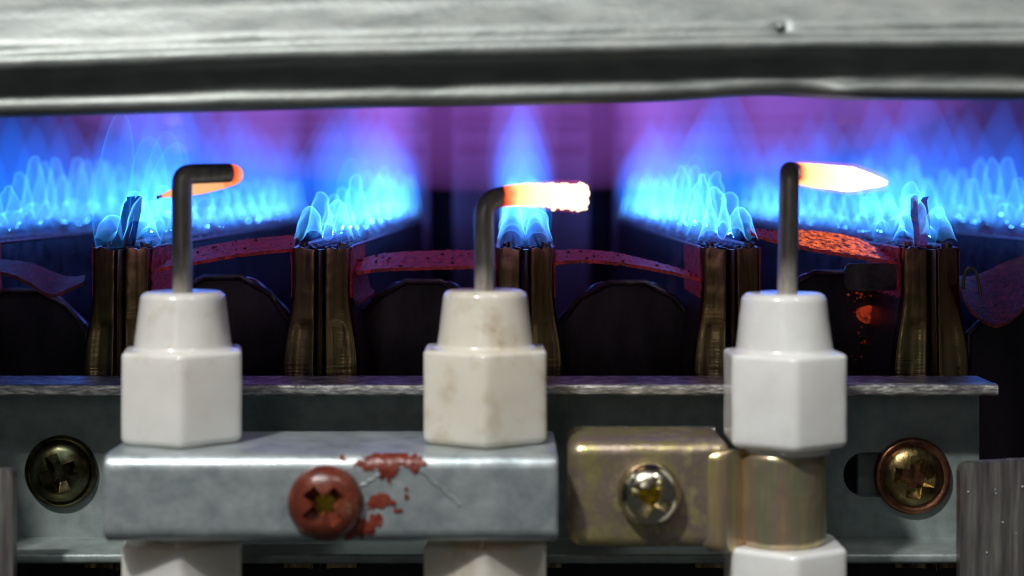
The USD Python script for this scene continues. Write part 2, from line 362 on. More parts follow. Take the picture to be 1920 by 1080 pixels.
def cap_half(side, cx):
    zs = np.linspace(ZT, -40, 90)
    u = np.linspace(0, 1, 26)
    P = np.zeros((len(zs), len(u), 3))
    for i, z in enumerate(zs):
        w = half_width(z); f = np.clip((ZT - z) / 14, 0, 1)
        x = .35 + (w - .35) * u
        bulge = (.55 + .35 * f) * np.clip(1 - np.abs((u - .5) / .515) ** 9, 0, 1) ** .6 + (.40 - .40 * u) * (.7 + .5 * f) * np.clip(u / .06, 0, 1)
        y = .9 - bulge
        y = np.where(u > .96, y + (u - .96) * 9, y)
        # shallow pressed step low on the face
        st = np.clip((ZT - 7.6 - z) / .5, 0, 1) * np.exp(-((u - .42) / .26) ** 4)
        y = y + .22 * st
        P[i, :, 0] = cx + side * x; P[i, :, 1] = y; P[i, :, 2] = z
    n = meshkit.fbm(P.reshape(-1, 3) * .8, 3, 5 + side).reshape(P.shape[:2]) - .5
    P[..., 1] += n * .10
    P[0, :, 2] += meshkit.noise(P[0] * [3, 1, 1], 4) * .55 - .25
    return shell(P, (0, .45, 0))


def wavy_ribbon(cx, off, seed, y0=.6, y1=128, amp=.38, per=4.6, h=1.4, top=ZT + .05):
    n = 240
    y = np.linspace(y0, y1, n); x = cx + off + amp * np.sin(2 * np.pi * y / per + seed)
    rs = np.random.RandomState(seed + 5)
    tz = top + .16 * np.interp(y, np.linspace(y0, y1, 60), rs.rand(60))
    P = np.stack([np.stack([x, y, tz], 1), np.stack([x, y, tz - h], 1)], 1)
    return shell(P, (.22, 0, 0))


burner0 = thing('gas_burner', 'burner bar second from left, plain heat tinted front between two red crossover strips', 'burner', (BX[2], 0, ZT))
def fill_burner(b, cx):
    obj('end_cap', cap_half(-1, cx), M['burner'], b, smooth=50)
    obj('end_cap', cap_half(1, cx), M['burner'], b, smooth=50)
    zz = np.linspace(ZT - .1, -40, 60); a = np.linspace(0, np.pi, 9)
    R = np.array([[(cx + .05 + .30 * np.cos(t), .55 - 1.55 * np.sin(t) - .45 * min(1, (ZT - z) / 12), z) for t in a] + [(cx - .25, 1.2, z), (cx + .35, 1.2, z)] for z in zz])
    obj('seam', rings(R), M['seam'], b, smooth=50)
    # long side walls of the bar
    for s in (-1, 1):
        zs = np.linspace(ZT, -40, 30); ys = np.array([1.2, 40, 85, 130])
        P = np.array([[(cx + s * (half_width(z) + (.02 if z > ZT - 3 else 0)), y, z) for y in ys] for z in zs])
        obj('side_wall', shell(P, (-s * .4, 0, 0)), M['soot'], b)
        zs = np.linspace(ZT + .05, ZT - 5.2, 12); ys = np.linspace(1.0, 16, 30)
        P = np.array([[(cx + s * (half_width(z) + .12 + .10 * math.sin(y * 1.7 + s) * (z > ZT - 1.5)), y, z + .12 * math.sin(y * 2.3)) for y in ys] for z in zs])
        obj('painted_glow_lip', shell(P, (-s * .1, 0, 0)), M['lip'], b, smooth=50)  # glow paints in the red light on the upper side wall
    for k, (off, sd) in enumerate(((-2.0, 0), (-.75, 2), (.75, 3), (2.0, 5))):
        obj('port_ribbon', wavy_ribbon(cx, off, sd), M['ribbon'], b)
    for dx, rr, a0, a1 in ((2.05, .75, -200, 60), (-1.9, .6, -20, 230)):
        th = np.radians(np.linspace(a0, a1, 26)); rad = rr * np.linspace(.55, 1.1, 26)
        P = np.stack([np.stack([cx + dx + rad * np.cos(th), 2.3 + 1.2 * rad * np.sin(th), np.full(26, z) + .12 * np.sin(th * 2)], 1) for z in (ZT + .55, ZT - 1.4)], 1)
        obj('curled_end', shell(P, (0, .12, 0)), M['ribbon'], b, smooth=50)
    obj('rolled_lip', trimesh.util.concatenate([tube(smoothpath([(cx + s * BW, 1.3, ZT - .1), (cx + s * (BW - .1), 6, ZT + .08), (cx + s * BW, 9, ZT), (cx + s * BW, 60, ZT), (cx + s * BW, 128, ZT)], 40, 1), .2, 8) for s in (-1, 1)]), M['ribbon'], b)
fill_burner(burner0, BX[2])
BL = {0: 'burner bar beyond the left picture edge, only its receding rear and flames in view', 1: 'leftmost whole burner bar with two dark metal slivers standing on it',
      3: 'middle burner bar directly behind the stained central ceramic electrode', 4: 'burner bar second from right, its left side showing a painted red glow',
      5: 'rightmost whole burner bar with a pink curled sliver standing on it', 6: 'burner bar beyond the right picture edge, only its receding rear in view'}
tag(burner0, group='row of gas burner bars')
for i, cx in enumerate(BX):
    if i == 2: continue
    b = thing('gas_burner', BL[i], 'burner', (cx, 0, ZT), group='row of gas burner bars')
    b.GetReferences().AddInternalReference(burner0.GetPath()); b.SetInstanceable(True)

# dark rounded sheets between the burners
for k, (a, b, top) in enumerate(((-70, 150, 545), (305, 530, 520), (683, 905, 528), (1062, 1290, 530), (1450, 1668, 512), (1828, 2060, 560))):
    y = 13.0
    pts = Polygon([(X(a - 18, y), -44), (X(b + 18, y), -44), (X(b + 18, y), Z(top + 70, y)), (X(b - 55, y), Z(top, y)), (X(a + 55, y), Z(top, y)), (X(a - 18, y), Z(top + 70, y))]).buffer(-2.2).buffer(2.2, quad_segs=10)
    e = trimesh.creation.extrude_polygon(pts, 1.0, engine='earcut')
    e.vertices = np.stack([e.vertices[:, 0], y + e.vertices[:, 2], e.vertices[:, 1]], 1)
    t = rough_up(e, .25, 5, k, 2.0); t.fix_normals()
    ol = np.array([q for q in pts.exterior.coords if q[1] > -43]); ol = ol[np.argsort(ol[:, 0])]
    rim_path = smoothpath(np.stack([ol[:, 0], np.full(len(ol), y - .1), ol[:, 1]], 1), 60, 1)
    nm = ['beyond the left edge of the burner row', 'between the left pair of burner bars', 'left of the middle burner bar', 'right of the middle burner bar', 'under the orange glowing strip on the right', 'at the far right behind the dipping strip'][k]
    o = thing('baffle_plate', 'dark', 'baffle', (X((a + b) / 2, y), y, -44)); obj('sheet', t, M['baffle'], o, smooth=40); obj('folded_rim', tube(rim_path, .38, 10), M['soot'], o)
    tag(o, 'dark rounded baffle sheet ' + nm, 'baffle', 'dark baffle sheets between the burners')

# ------------------------------------------------------------------ crossover strips
def strip(front, yf, back, yb, n=70, m=14, thick=.35, seed=0, lump=.03):
    F = smoothpath(front, n, 2); B = smoothpath(back, n, 2)
    P = np.zeros((n, m, 3)); v = np.linspace(0, 1, m)
    for j, t in enumerate(v):
        y = yf + (yb - yf) * t
        px = F[:, 0] * (1 - t) + B[:, 0] * t
        zf = np.array([Z(q, yf) for q in F[:, 1]]); zb = np.array([Z(q, yb) for q in B[:, 1]])
        xf = np.array([X(q, yf) for q in F[:, 0]]); xb = np.array([X(q, yb) for q in B[:, 0]])
        P[:, j, 0] = xf * (1 - t) + xb * t; P[:, j, 1] = y; P[:, j, 2] = zf * (1 - t) + zb * t
    q = P.reshape(-1, 3)
    P[..., 2] += ((meshkit.fbm(q * 1.6, 3, seed) - .5) * lump * 1.6).reshape(n, m)
    P[..., 2] += (np.abs(meshkit.noise(q * 3.1, seed + 3) - .5) ** 2 * .5).reshape(n, m)
    return shell(P, (0, 0, -thick))


STR = [([(296, 503), (380, 488), (460, 474), (548, 466)], 1.0, [(330, 474), (400, 458), (470, 447), (556, 441)], 9, 'strip', 'red crossover strip rising from the leftmost whole burner to the next'),
       ([(668, 510), (705, 504), (780, 501), (860, 499), (945, 499)], 1.0, [(672, 486), (720, 474), (800, 470), (870, 469), (945, 472)], 10, 'strip', 'red pitted crossover strip just left of the central electrode rod'),
       ([(1042, 491), (1090, 487), (1150, 490), (1230, 503), (1312, 522)], 1.0, [(1030, 470), (1090, 467), (1150, 472), (1220, 488), (1290, 508)], 10, 'strip', 'red arched crossover strip sloping down right of the middle burner'),
       ([(1408, 436), (1450, 451), (1530, 468), (1610, 480), (1695, 492)], 2.0, [(1400, 428), (1450, 431), (1530, 440), (1610, 455), (1690, 473)], 10, 'strip', 'strip with an orange glowing crust behind the right electrode')]
strips = []
for k, (f, yf, b, yb, m, lab) in enumerate(STR):
    t = thing('crossover_strip', lab, 'metal strip', (X(f[0][0], yf), yf, Z(f[0][1], yf)), 'crossover strips between burners')
    obj('strip_top', strip(f, yf, b, yb, seed=k), M[m], t, smooth=50)
    rs = np.random.RandomState(60 + k); cr_list = []
    for _ in range(45):
        u, v = rs.rand(), rs.rand() ** .7; F = smoothpath(f, 101, 2)[int(u * 100)]; B = smoothpath(b, 101, 2)[int(u * 100)]
        yy = yf + (yb - yf) * v
        c = np.array([X(F[0], yf) * (1 - v) + X(B[0], yb) * v, yy, Z(F[1], yf) * (1 - v) + Z(B[1], yb) * v + .05])
        q = trimesh.creation.icosphere(1, .05 + .16 * rs.rand() ** 3); q.vertices = q.vertices * (.6 + .8 * rs.rand(3)) + c; cr_list.append(q)
    o = obj('scale_crumbs', trimesh.util.concatenate(cr_list), M['strip_dull'], t); o.SetCustomDataByKey('kind', 'stuff')
    strips.append(t)
# folded ends
def tab(px0, px1, py0, py1, y, th=.5, r=.8):
    pg = sbox(X(px0, y), Z(py1, y), X(px1, y), Z(py0, y)).buffer(-r).buffer(r, quad_segs=6)
    e = trimesh.creation.extrude_polygon(pg, th, engine='earcut')
    e.vertices = np.stack([e.vertices[:, 0], y + e.vertices[:, 2], e.vertices[:, 1]], 1); e.fix_normals(); return e
ft = strip([(664, 508), (660, 530), (664, 560), (674, 566)], 1.0, [(690, 500), (690, 520), (696, 540), (704, 545)], 9, n=30, thick=.3)
ft.vertices[:, 2] -= .1
obj('folded_end', ft, M['strip_dull'], strips[1])
obj('folded_end', tab(1584, 1690, 494, 545, 2.2), M['soot'], strips[3])
obj('glowing_crust', strip([(1498, 461), (1540, 468), (1590, 476), (1650, 485)], 2.2, [(1496, 430), (1530, 434), (1570, 437), (1600, 444), (1625, 455), (1655, 470)], 9.5, n=90, m=24, thick=.25, seed=5, lump=.22), M['strip_orange'], strips[3], smooth=60)
rs = np.random.RandomState(77); em = []  # emissive flecks and one flake paint in the crust's orange reflection
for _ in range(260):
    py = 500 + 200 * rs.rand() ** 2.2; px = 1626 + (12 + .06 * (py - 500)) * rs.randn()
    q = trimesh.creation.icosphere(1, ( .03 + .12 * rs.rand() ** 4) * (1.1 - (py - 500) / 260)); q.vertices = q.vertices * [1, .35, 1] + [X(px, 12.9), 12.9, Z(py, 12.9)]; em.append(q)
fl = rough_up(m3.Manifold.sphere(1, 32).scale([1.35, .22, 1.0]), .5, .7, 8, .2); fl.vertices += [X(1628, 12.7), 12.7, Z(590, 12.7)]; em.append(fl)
o = obj('painted_reflection_flecks', trimesh.util.concatenate(em), M['painted_reflection']); tag(o, 'painted orange reflection of the glowing strip on the dark sheet below it', 'painted reflection', kind='stuff')
t = thing('drooping_strip', 'blue lit pitted metal strip drooping at the left picture edge', 'metal strip', (X(60, 0), 0, Z(540, 0)))
obj('strip_top', strip([(-60, 500), (0, 508), (50, 524), (92, 556), (120, 545), (158, 528)], -1.5, [(-50, 486), (20, 487), (60, 492), (100, 510), (130, 520), (160, 516)], 7, seed=7), M['strip_dull'], t, smooth=50)
t = thing('sagging_strip', 'dark purple bent sheet dipping in a V at the right edge', 'metal strip', (X(1860, 0), 0, Z(600, 0)))
obj('strip_top', strip([(1798, 535), (1812, 575), (1850, 606), (1880, 610), (1915, 580), (1990, 520)], -1.0, [(1795, 515), (1815, 520), (1850, 508), (1890, 488), (1925, 478), (1990, 470)], 12, seed=9, lump=.1), M['strip_dull'], t, smooth=50)
hk = smoothpath([(X(1806, -1.5), -1.5, Z(542, -1.5)), (X(1806, -1.5), -1.6, Z(520, -1.5)), (X(1814, -2), -2, Z(500, -2)), (X(1828, -2), -2.2, Z(506, -2)), (X(1834, -2), -2.2, Z(530, -2)), (X(1838, -2), -2, Z(552, -2))], 50, 2)
o = obj('curled_wire', tube(hk, .16, 10), M['bronze_screw']); tag(o, 'thin brown hooked wire beside the rightmost whole burner', 'wire')


def sliver(pts, y0, y1, thick, mat, parent, seed):
    pg = Polygon([(X(a, y0), Z(b, y0)) for a, b in pts])
    e = trimesh.creation.extrude_polygon(pg, thick, engine='earcut')
    v, f = trimesh.remesh.subdivide_to_size(e.vertices, e.faces, .5)
    z = v[:, 1]; s = (z - z.min()) / (z.max() - z.min())
    v = np.stack([v[:, 0], y0 + v[:, 2] + (y1 - y0) * s ** 1.4 + .25 * np.sin(v[:, 0] * 4 + seed), z], 1)
    e = trimesh.Trimesh(v, f); e.fix_normals()
    obj('sliver', e, mat, parent)
t = thing('peeled_metal_slivers', 'two dark metal slivers standing up from the leftmost whole burner', 'metal scrap', (X(235, 2), 2, ZT))
sliver([(205, 468), (216, 440), (222, 410), (228, 382), (233, 376), (233, 369), (245, 368), (246, 376), (244, 420), (236, 468)], 2, 3.4, .3, M['soot'], t, 0)
sliver([(236, 466), (246, 425), (249, 372), (254, 367), (262, 369), (262, 395), (255, 440), (252, 464)], 2.6, 3.6, .3, M['soot'], t, 1)
t = thing('curled_metal_slivers', 'pair of curled slivers with painted pink glow standing on the rightmost whole burner', 'metal scrap', (X(1722, 4), 4, ZT))  # pink light on these slivers is painted as emission
sliver([(1716, 470), (1712, 430), (1706, 404), (1705, 372), (1711, 365), (1718, 367), (1720, 404), (1724, 430), (1726, 468)], 4, 3.2, .3, M['lip'], t, 2)
sliver([(1726, 470), (1722, 420), (1720, 385), (1727, 370), (1738, 368), (1734, 376), (1737, 390), (1744, 415), (1743, 440), (1736, 470)], 4.6, 3.8, .3, M['lip'], t, 3)

# ------------------------------------------------------------------ back plate with flanges
pl = thing('mounting_plate', 'grey steel mounting plate with a lit upper flange and a slot, behind the electrodes', 'bracket', (0, -6, -27))
ZF, ZBm = Z(714, -9), Z(1007, -6)
x0, x1 = X(-90, -6), X(1836, -6)
slot = m3.Manifold.batch_hull([m3.Manifold.cylinder(4, 2.26, 2.26, 48).rotate([90, 0, 0]).translate([xx, -3, Z(890, -6)]) for xx in (X(1623, -6), X(1712, -6))])
obj('plate_face', mbox(x0, x1, -6, -5, ZBm - .9, ZF - 1.08) - slot, M['plate'], pl)
def flange(z, yb, yf, th, x0, x1, seed, edge_amp=.10):
    xs = np.linspace(x0, x1, 300); prof = []
    r = .25
    sec = [(yb, z), (yf + r, z), (yf + .08, z - .08), (yf, z - r), (yf, z - th + r), (yf + r, z - th), (yb, z - th)]
    R = np.array([[(x, p[0], p[1]) for p in sec] for x in xs])
    q = R.reshape(-1, 3); n = (meshkit.fbm(q * [1.2, 1, 2], 4, seed) - .5).reshape(R.shape[:2])
    R[:, 1:6, 1] += n[:, 1:6] * edge_amp * 2; R[:, 1:6, 2] += n[:, 1:6] * edge_amp
    return rings(R)
obj('upper_flange', flange(ZF, -5, -12, 1.08, x0, x1, 1), M['plate_edge'], pl, smooth=40)
obj('lower_flange', flange(ZBm, -6.0, -13.2, .95, x0, x1 - 2, 2, .06), M['plate'], pl, smooth=40)
# sheet seen through the slot
o = obj('inner_tab', rbox(X(1608, -3), X(1780, -3), -3, -2, Z(960, -3), Z(840, -3), .3, 12), M['plate'], None)
tag(o, 'dark steel tab seen through the slot beside the right screw', 'bracket')

# ------------------------------------------------------------------ side brackets
t = thing('side_bracket', 'purplish streaked bent metal bracket at the lower right corner', 'bracket', (X(1870, -15), -15, Z(1000, -15)))
pg = Polygon([(X(1800, -15), -48), (X(1800, -15), Z(869, -15)), (X(2050, -15), Z(856, -15)), (X(2050, -15), -48)]).buffer(-1.0).buffer(1.0, quad_segs=8)
e = trimesh.creation.extrude_polygon(pg, 1.2, engine='earcut'); e.vertices = np.stack([e.vertices[:, 0], -15 + e.vertices[:, 2], e.vertices[:, 1]], 1); e.fix_normals()
obj('bracket_face', rough_up(e, .12, 2.5, 3, .8), M['streaked'], t, smooth=40)
for bx, by, br in ((1816, 923, .16), (1868, 926, .14), (1867, 918, .1), (1918, 913, .18), (1881, 980, .16), (1851, 1037, .14), (1906, 1000, .1)):
    obj('weld_spatter', m3.Manifold.sphere(br * .62, 14).translate([X(bx, -15.1), -15.02, Z(by, -15.1)]), M['galvanised'], t)
t = thing('side_bracket', 'blurred reddish grey bracket edge at the lower left corner', 'bracket', (X(0, -20), -20, Z(1000, -20)))
pg = Polygon([(X(-200, -20), -48), (X(-200, -20), Z(880, -20)), (X(24, -20), Z(880, -20)), (X(24, -20), -48)]).buffer(-.8).buffer(.8, quad_segs=8)
e = trimesh.creation.extrude_polygon(pg, 1.2, engine='earcut'); e.vertices = np.stack([e.vertices[:, 0], -20 + e.vertices[:, 2], e.vertices[:, 1]], 1); e.fix_normals()
obj('bracket_face', e, M['streaked'], t)

# ------------------------------------------------------------------ screws
def cross_cut(c, depth, arm, width, rot, top):
    """tapered cross recess, cut from h=top down to h=top-depth (towards +y)"""
    out = None
    for k in range(2):
        a = math.radians(rot + 90 * k)
        pts = []
        for h, l, w in ((top + 1.0, arm * 1.06, width * 1.12), (top - depth * .35, arm * .92, width), (top - depth, arm * .42, width * .6)):
            for sx in (-1, 1):
                for sz in (-1, 1):
                    lx, lz = sx * l, sz * w / 2
                    pts.append((c[0] + lx * math.cos(a) - lz * math.sin(a), c[1] - h, c[2] + lx * math.sin(a) + lz * math.cos(a)))
        h = m3.Manifold.hull_points(np.array(pts))
        out = h if out is None else out + h
    cone = to_man(revolve_y([(arm * .52, top + 1.0), (arm * .44, top - depth * .5), (arm * .16, top - depth * 1.25)], c, 32))
    return out + cone


def screw(name, label, c, R, H, rim, rot, mat, rim_mat, core_mat, arm=.62, width=.30, depth=1.5, tilt=0.0):
    t = thing(name, label, 'screw', c, 'cross head screws')
    n = 18
    if rim > 0:
        r2 = R - rim
        obj('rim', revolve_y([(0.01, -.6), (R - .15, -.6), (R, -.3), (R, .45), (R - .15, .68), (R - .35, .74), (r2 + .1, .62), (r2 - .1, .55), (.01, .5)], c), rim_mat, t, smooth=45)
    else:
        r2 = R
    prof = [(0.01, -.5), (r2, -.5)] + [(r2 * math.cos(a) ** .62 if a < 1.55 else .01, .3 + (H - .3) * math.sin(a) ** 1.05) for a in np.linspace(0, math.pi / 2, n)]
    prof[-1] = (.01, H)
    head = to_man(revolve_y(prof, c, 72))
    cut = cross_cut(c, depth, r2 * arm, r2 * width, rot, H)
    hm = head - cut
    obj('head', rough_up(hm, .09, 1.3, int(R * 10), .35), mat, t, smooth=38)
    obj('recess_floor', revolve_y([(.01, H - depth * 1.1 - .6), (r2 * arm * 1.0, H - depth * 1.1 - .6), (r2 * arm * .9, H - depth * 1.02), (.01, H - depth * 1.02 + .12)], c, 32), core_mat, t)
    return t


screw('screw', 'bronze cross head screw with copper rim beside the slot at right', (X(1710, -6), -6, Z(894, -6.8)), 72 * kd(-7), 1.55, .75, 82, M['bronze_screw'], M['copper_rim'], M['recess'], arm=.72, width=.46, depth=1.2)
screw('screw', 'dark olive shadowed screw at the left end of the back plate', (X(116, -6), -6, Z(886, -6.8)), 68 * kd(-7), 1.7, .5, 20, M['dark_screw'], M['dark_screw'], M['recess'], arm=.66, width=.42, depth=1.3)
YS = -29.0
cr_ = (X(608, YS - 1), YS, Z(946, YS - 1))
rs_ = screw('screw', 'red painted domed screw in the grey electrode strap', cr_, 71 * kd(YS - 1), 2.1, 0, 42, M['red_screw'], None, M['brass'], arm=.60, width=.38, depth=1.5)
YG = -24.2
screw('screw', 'shiny yellow zinc screw in the gold coloured clamp', (X(1218, YG - 1), YG, Z(928, YG - 1)), 61 * kd(YG - 1), 2.6, 0, 62, M['yellow_screw'], None, M['brass'], arm=.66, width=.34, depth=1.5)

# ------------------------------------------------------------------ grey strap with red paint smears
st = thing('electrode_strap', 'grey galvanised strap holding the two left electrodes, smeared with red paint', 'strap', (X(617, YS), YS, Z(930, YS)))
sx0, sx1, sz0, sz1 = X(192, YS), X(1046, YS), Z(1020, YS), Z(862, YS) + .45
rB = 1.35
def strap_block(x0, x1, y0, y1, z0, z1, r):
    a = m3.Manifold.cylinder(x1 - x0 - .5, r, r, 40).rotate([0, 90, 0]); b = m3.Manifold.cylinder(x1 - x0, r - .22, r - .22, 40).rotate([0, 90, 0])
    pcs = []
    for y in (y0 + r, y1 - r):
        for z in (z0 + r, z1 - r):
            pcs += [a.translate([x0 + .25, y, z]), b.translate([x0, y, z])]
    return m3.Manifold.batch_hull(pcs)
sb = strap_block(sx0, sx1, YS, -12.5, sz0, sz1, rB) - mbox(sx0 - 1, sx1 + 1, YS + .9, -16.5, sz0 + .9, sz1 - .9) - mbox(sx0 - 1, sx1 + 1, -16.6, -5, sz0 - 2, sz1 + 2)
sbt = rough_up(sb, .13, 2.2, 2, .55)
obj('strap_body', sbt, M['galvanised'], st, smooth=45)


def strap_y(z, off):
    """front surface of the strap at height z"""
    zc1, zc0 = sz1 - rB, sz0 + rB
    z = np.asarray(z); y = np.full(z.shape, YS)
    k = np.clip((z - zc1) / rB, 0, .999); y = np.where(z > zc1, YS + rB - rB * np.sqrt(1 - k ** 2), y)
    k = np.clip((zc0 - z) / rB, 0, .999); y = np.where(z < zc0, YS + rB - rB * np.sqrt(1 - k ** 2), y)
    return y - off


def smear(px, seed, jit=2.0):
    rs = np.random.RandomState(seed); p = np.array(px, float)
    p = np.vstack([p, p[:1]]); out = []
    for a, b in zip(p[:-1], p[1:]):
        for tt in np.linspace(0, 1, 6)[:-1]:
            out.append(a + (b - a) * tt + rs.randn(2) * jit)
    pg = Polygon([(X(a, YS), Z(b, YS)) for a, b in out]).buffer(0)
    if pg.geom_type != 'Polygon': pg = max(pg.geoms, key=lambda g: g.area)
    v, f = trimesh.creation.triangulate_polygon(pg.buffer(.10), engine='earcut'); v = np.c_[v[:, :2], np.zeros(len(v))]
    v, f = trimesh.remesh.subdivide_to_size(v, f, .16)
    c = v[f].mean(1); ed = np.array([pg.exterior.distance(Point(q[:2])) * (1 if pg.contains(Point(q[:2])) else -1) for q in c])
    nz = meshkit.fbm(np.c_[c[:, :2] * 2.4, c[:, 2]], 4, seed) - .5
    f = f[ed + nz * 1.1 > .02]
    n = meshkit.fbm(np.c_[v[:, :2] * 1.5, v[:, 2] * 0], 3, seed)
    z = np.minimum(v[:, 1], sz1 - .03)
    w = np.stack([v[:, 0], strap_y(z, .05) - .16 * n, z], 1)
    t = trimesh.Trimesh(w, f, process=True); t.remove_unreferenced_vertices(); return t
SM = [[(632, 852), (646, 858), (662, 862), (676, 856), (700, 854), (725, 850), (752, 849), (770, 852), (784, 858), (803, 866), (796, 871), (788, 880), (776, 884), (765, 876), (750, 878), (742, 888), (744, 896), (730, 908), (722, 905), (714, 892), (712, 884), (695, 886), (676, 884), (672, 872), (655, 868), (640, 864)],
      [(690, 940), (702, 928), (716, 922), (730, 930), (740, 942), (754, 958), (738, 956), (728, 948), (712, 950), (698, 956), (688, 956)],
      [(660, 975), (690, 968), (712, 962), (720, 965), (716, 982), (700, 1000), (680, 1010), (655, 1014), (640, 1012)],
      [(757, 922), (763, 914), (770, 925), (774, 934), (762, 934), (755, 932)], [(722, 984), (730, 982), (730, 987), (723, 988)]]
for k, s in enumerate(SM): obj('paint_smear', smear(s, k, 1.6 if k < 3 else .8), M['red_paint'], st, smooth=40)
# scratches: thin raised burrs
for (a, b) in (((676, 912), (712, 890)), ((790, 884), (862, 946))):
    pts = np.array([(X(a[0] + (b[0] - a[0]) * t, YS), 0, Z(a[1] + (b[1] - a[1]) * t, YS)) for t in np.linspace(0, 1, 14)]); pts[:, 2] += .08 * np.sin(np.arange(14) * 1.3); pts[:, 1] = strap_y(pts[:, 2], -.02)
    obj('scratch', tube(pts, .13, 8), M['plate'], st)

# ------------------------------------------------------------------ gold clamp
gc = thing('electrode_clamp', 'gold and green tinted clamp wrapped round the right electrode', 'clamp', (X(1300, YG), YG, Z(930, YG)))
gx0, gx1, gz0, gz1 = X(1066, YG), X(1372, YG), Z(1030, YG), Z(828, YG)
gb = rbox(gx0, gx1, YG, -10, gz0, gz1, 1.25, 32) - mbox(gx0 + .9, gx1 + 3, YG + .9, -5, gz0 + .9, gz1 - .9) - mbox(gx0 - 1, gx1 + 1, -15.6, -5, gz0 - 1, gz1 + 1)
obj('flat_face', rough_up(gb, .12, 2.0, 5, .5), M['gold'], gc, smooth=45)
ECX = X(1462, -21); rW = 4.15
ang = np.radians(np.linspace(205, 376, 60))
path = [(X(1318, YG), YG + .3), (X(1330, YG), YG - .10), (X(1348, YG), YG - .32), (X(1366, YG), YG - .16)] + [(ECX + rW * math.cos(a), -21 + rW * math.sin(a)) for a in ang] + [(ECX + rW * .96, -17)]
path = smoothpath(path, 110, 1)
wz = np.linspace(Z(1040, -25), Z(848, -25), 50); P = np.zeros((len(path), len(wz), 3))
for j, z in enumerate(wz):
    e = min(z - wz[0], wz[-1] - z); inn = .35 * max(0, 1 - e / .5) ** 2
    P[:, j, 0] = path[:, 0]; P[:, j, 1] = path[:, 1]; P[:, j, 2] = z
cc = np.array([ECX, -20.0, 0]); nd = cc - P; nd[..., 2] = 0; nd /= np.linalg.norm(nd, axis=-1, keepdims=True)
for j, z in enumerate(wz):
    e = min(z - wz[0], wz[-1] - z); P[:, j] += nd[:, j] * .62 * max(0, 1 - e / .9) ** 2
P += nd * ((meshkit.fbm(P.reshape(-1, 3) / 2.2, 3, 6) - .5) * .14).reshape(P.shape[:2])[..., None]
obj('wrapped_band', shell(P, nd * .8), M['gold_band'], gc, smooth=50)
e = flange(gz1 + .02, -15.3, -16.2, .9, gx0 + .8, gx1 - .4, 5, .18)
obj('sheared_edge', e, M['gold_edge'], gc, smooth=40)

# ------------------------------------------------------------------ electrodes
def hex_ring(rad, rr, rot, n=120):
    h = Polygon([((rad - rr * 1.1547) * math.cos(math.radians(60 * k + rot)), (rad - rr * 1.1547) * math.sin(math.radians(60 * k + rot))) for k in range(6)]).buffer(rr, quad_segs=8)
    ln = h.exterior
    # start at a fixed polar angle so that rings line up
    best = np.array([ln.interpolate(t, normalized=True).coords[0] for t in np.linspace(0, 1, 1201)[:-1]])
    a = np.unwrap(np.arctan2(best[:, 1], best[:, 0])); a = np.mod(a, 2 * np.pi); o = np.argsort(a)
    tt = np.linspace(0, 2 * np.pi, n, endpoint=False)
    r = np.interp(tt, a[o], np.linalg.norm(best[o], axis=1), period=2 * np.pi)
    return np.stack([r * np.cos(tt), r * np.sin(tt)], 1)


def ceramic(cx, cy, rot, zt, zs, zb, mat, parent, rc0=3.85, rc1=4.35, RH=6.35):
    n = 120; tt = np.linspace(0, 2 * np.pi, n, endpoint=False); circ = np.stack([np.cos(tt), np.sin(tt)], 1)
    R = []
    def ring(xy, z): R.append(np.c_[xy[:, 0] + cx, xy[:, 1] + cy, np.full(n, z)])
    ring(circ * .01, zt - .05); ring(circ * 1.2, zt - .02)
    rd = .75
    for a in np.linspace(0, np.pi / 2, 9): ring(circ * (rc0 - rd + rd * math.sin(a)), zt - rd + rd * math.cos(a))
    for t in np.linspace(.1, 1, 10): ring(circ * (rc0 + (rc1 - rc0) * t), zt - rd + (zs + .45 - zt + rd) * t)
    H = hex_ring(RH, .8, rot, n); r0 = np.linalg.norm(H, axis=1)
    for a in np.linspace(.25, np.pi / 2, 5): ring(circ * (rc1 + .45 * (1 - math.cos(a))), zs + .45 - .45 * math.sin(a) + .02)
    for a in np.linspace(0, np.pi / 2, 7): ring(H * ((r0 - .4 + .4 * math.sin(a)) / r0)[:, None], zs - .4 + .4 * math.cos(a))
    for t in np.linspace(.08, 1, 12): ring(H, zs - .4 + (zb + .7 - zs + .4) * t)
    for a in np.linspace(0.15, np.pi / 2, 7): ring(H * ((r0 - .7 * (1 - math.cos(a)) * 1.2) / r0)[:, None], zb + .7 - .7 * math.sin(a))
    ring(circ * 4.0, zb); ring(circ * .01, zb)
    t = rings(np.array(R), caps=False)
    q = meshkit.fbm(t.vertices / 3.0, 3, int(abs(cx) * 7)) - .5
    t.vertices = t.vertices + t.vertex_normals * (q * .12)[:, None]
    obj('insulator', t, mat, parent, smooth=40)
    # glazed collar through the strap, lower hexagon below it
    obj('collar', rings(np.array([np.c_[circ * r + [cx, cy], np.full(n, z)] for r, z in ((.01, zb + .3), (4.0, zb + .3), (4.2, zb - .25), (4.2, zb - .6), (3.6, zb - .7), (3.5, zb - 9.2), (.01, zb - 9.2))]), caps=False), mat, parent, smooth=40)
    H2 = hex_ring(RH * 1.0, .8, rot, n); r2 = np.linalg.norm(H2, axis=1)
    zl = zb - 8.9
    L2 = [np.c_[circ * .01 + [cx, cy], np.full(n, zl)]]
    for a in np.linspace(0, np.pi / 2, 7): L2.append(np.c_[H2 * ((r2 - .5 + .5 * math.sin(a)) / r2)[:, None] + [cx, cy], np.full(n, zl - .5 + .5 * math.cos(a))])
    for z in (zl - 4, zl - 9, zl - 14): L2.append(np.c_[H2 + [cx, cy], np.full(n, z)])
    L2.append(np.c_[circ * .01 + [cx, cy], np.full(n, zl - 14)])
    obj('lower_insulator', rings(np.array(L2), caps=False), mat, parent, smooth=40)


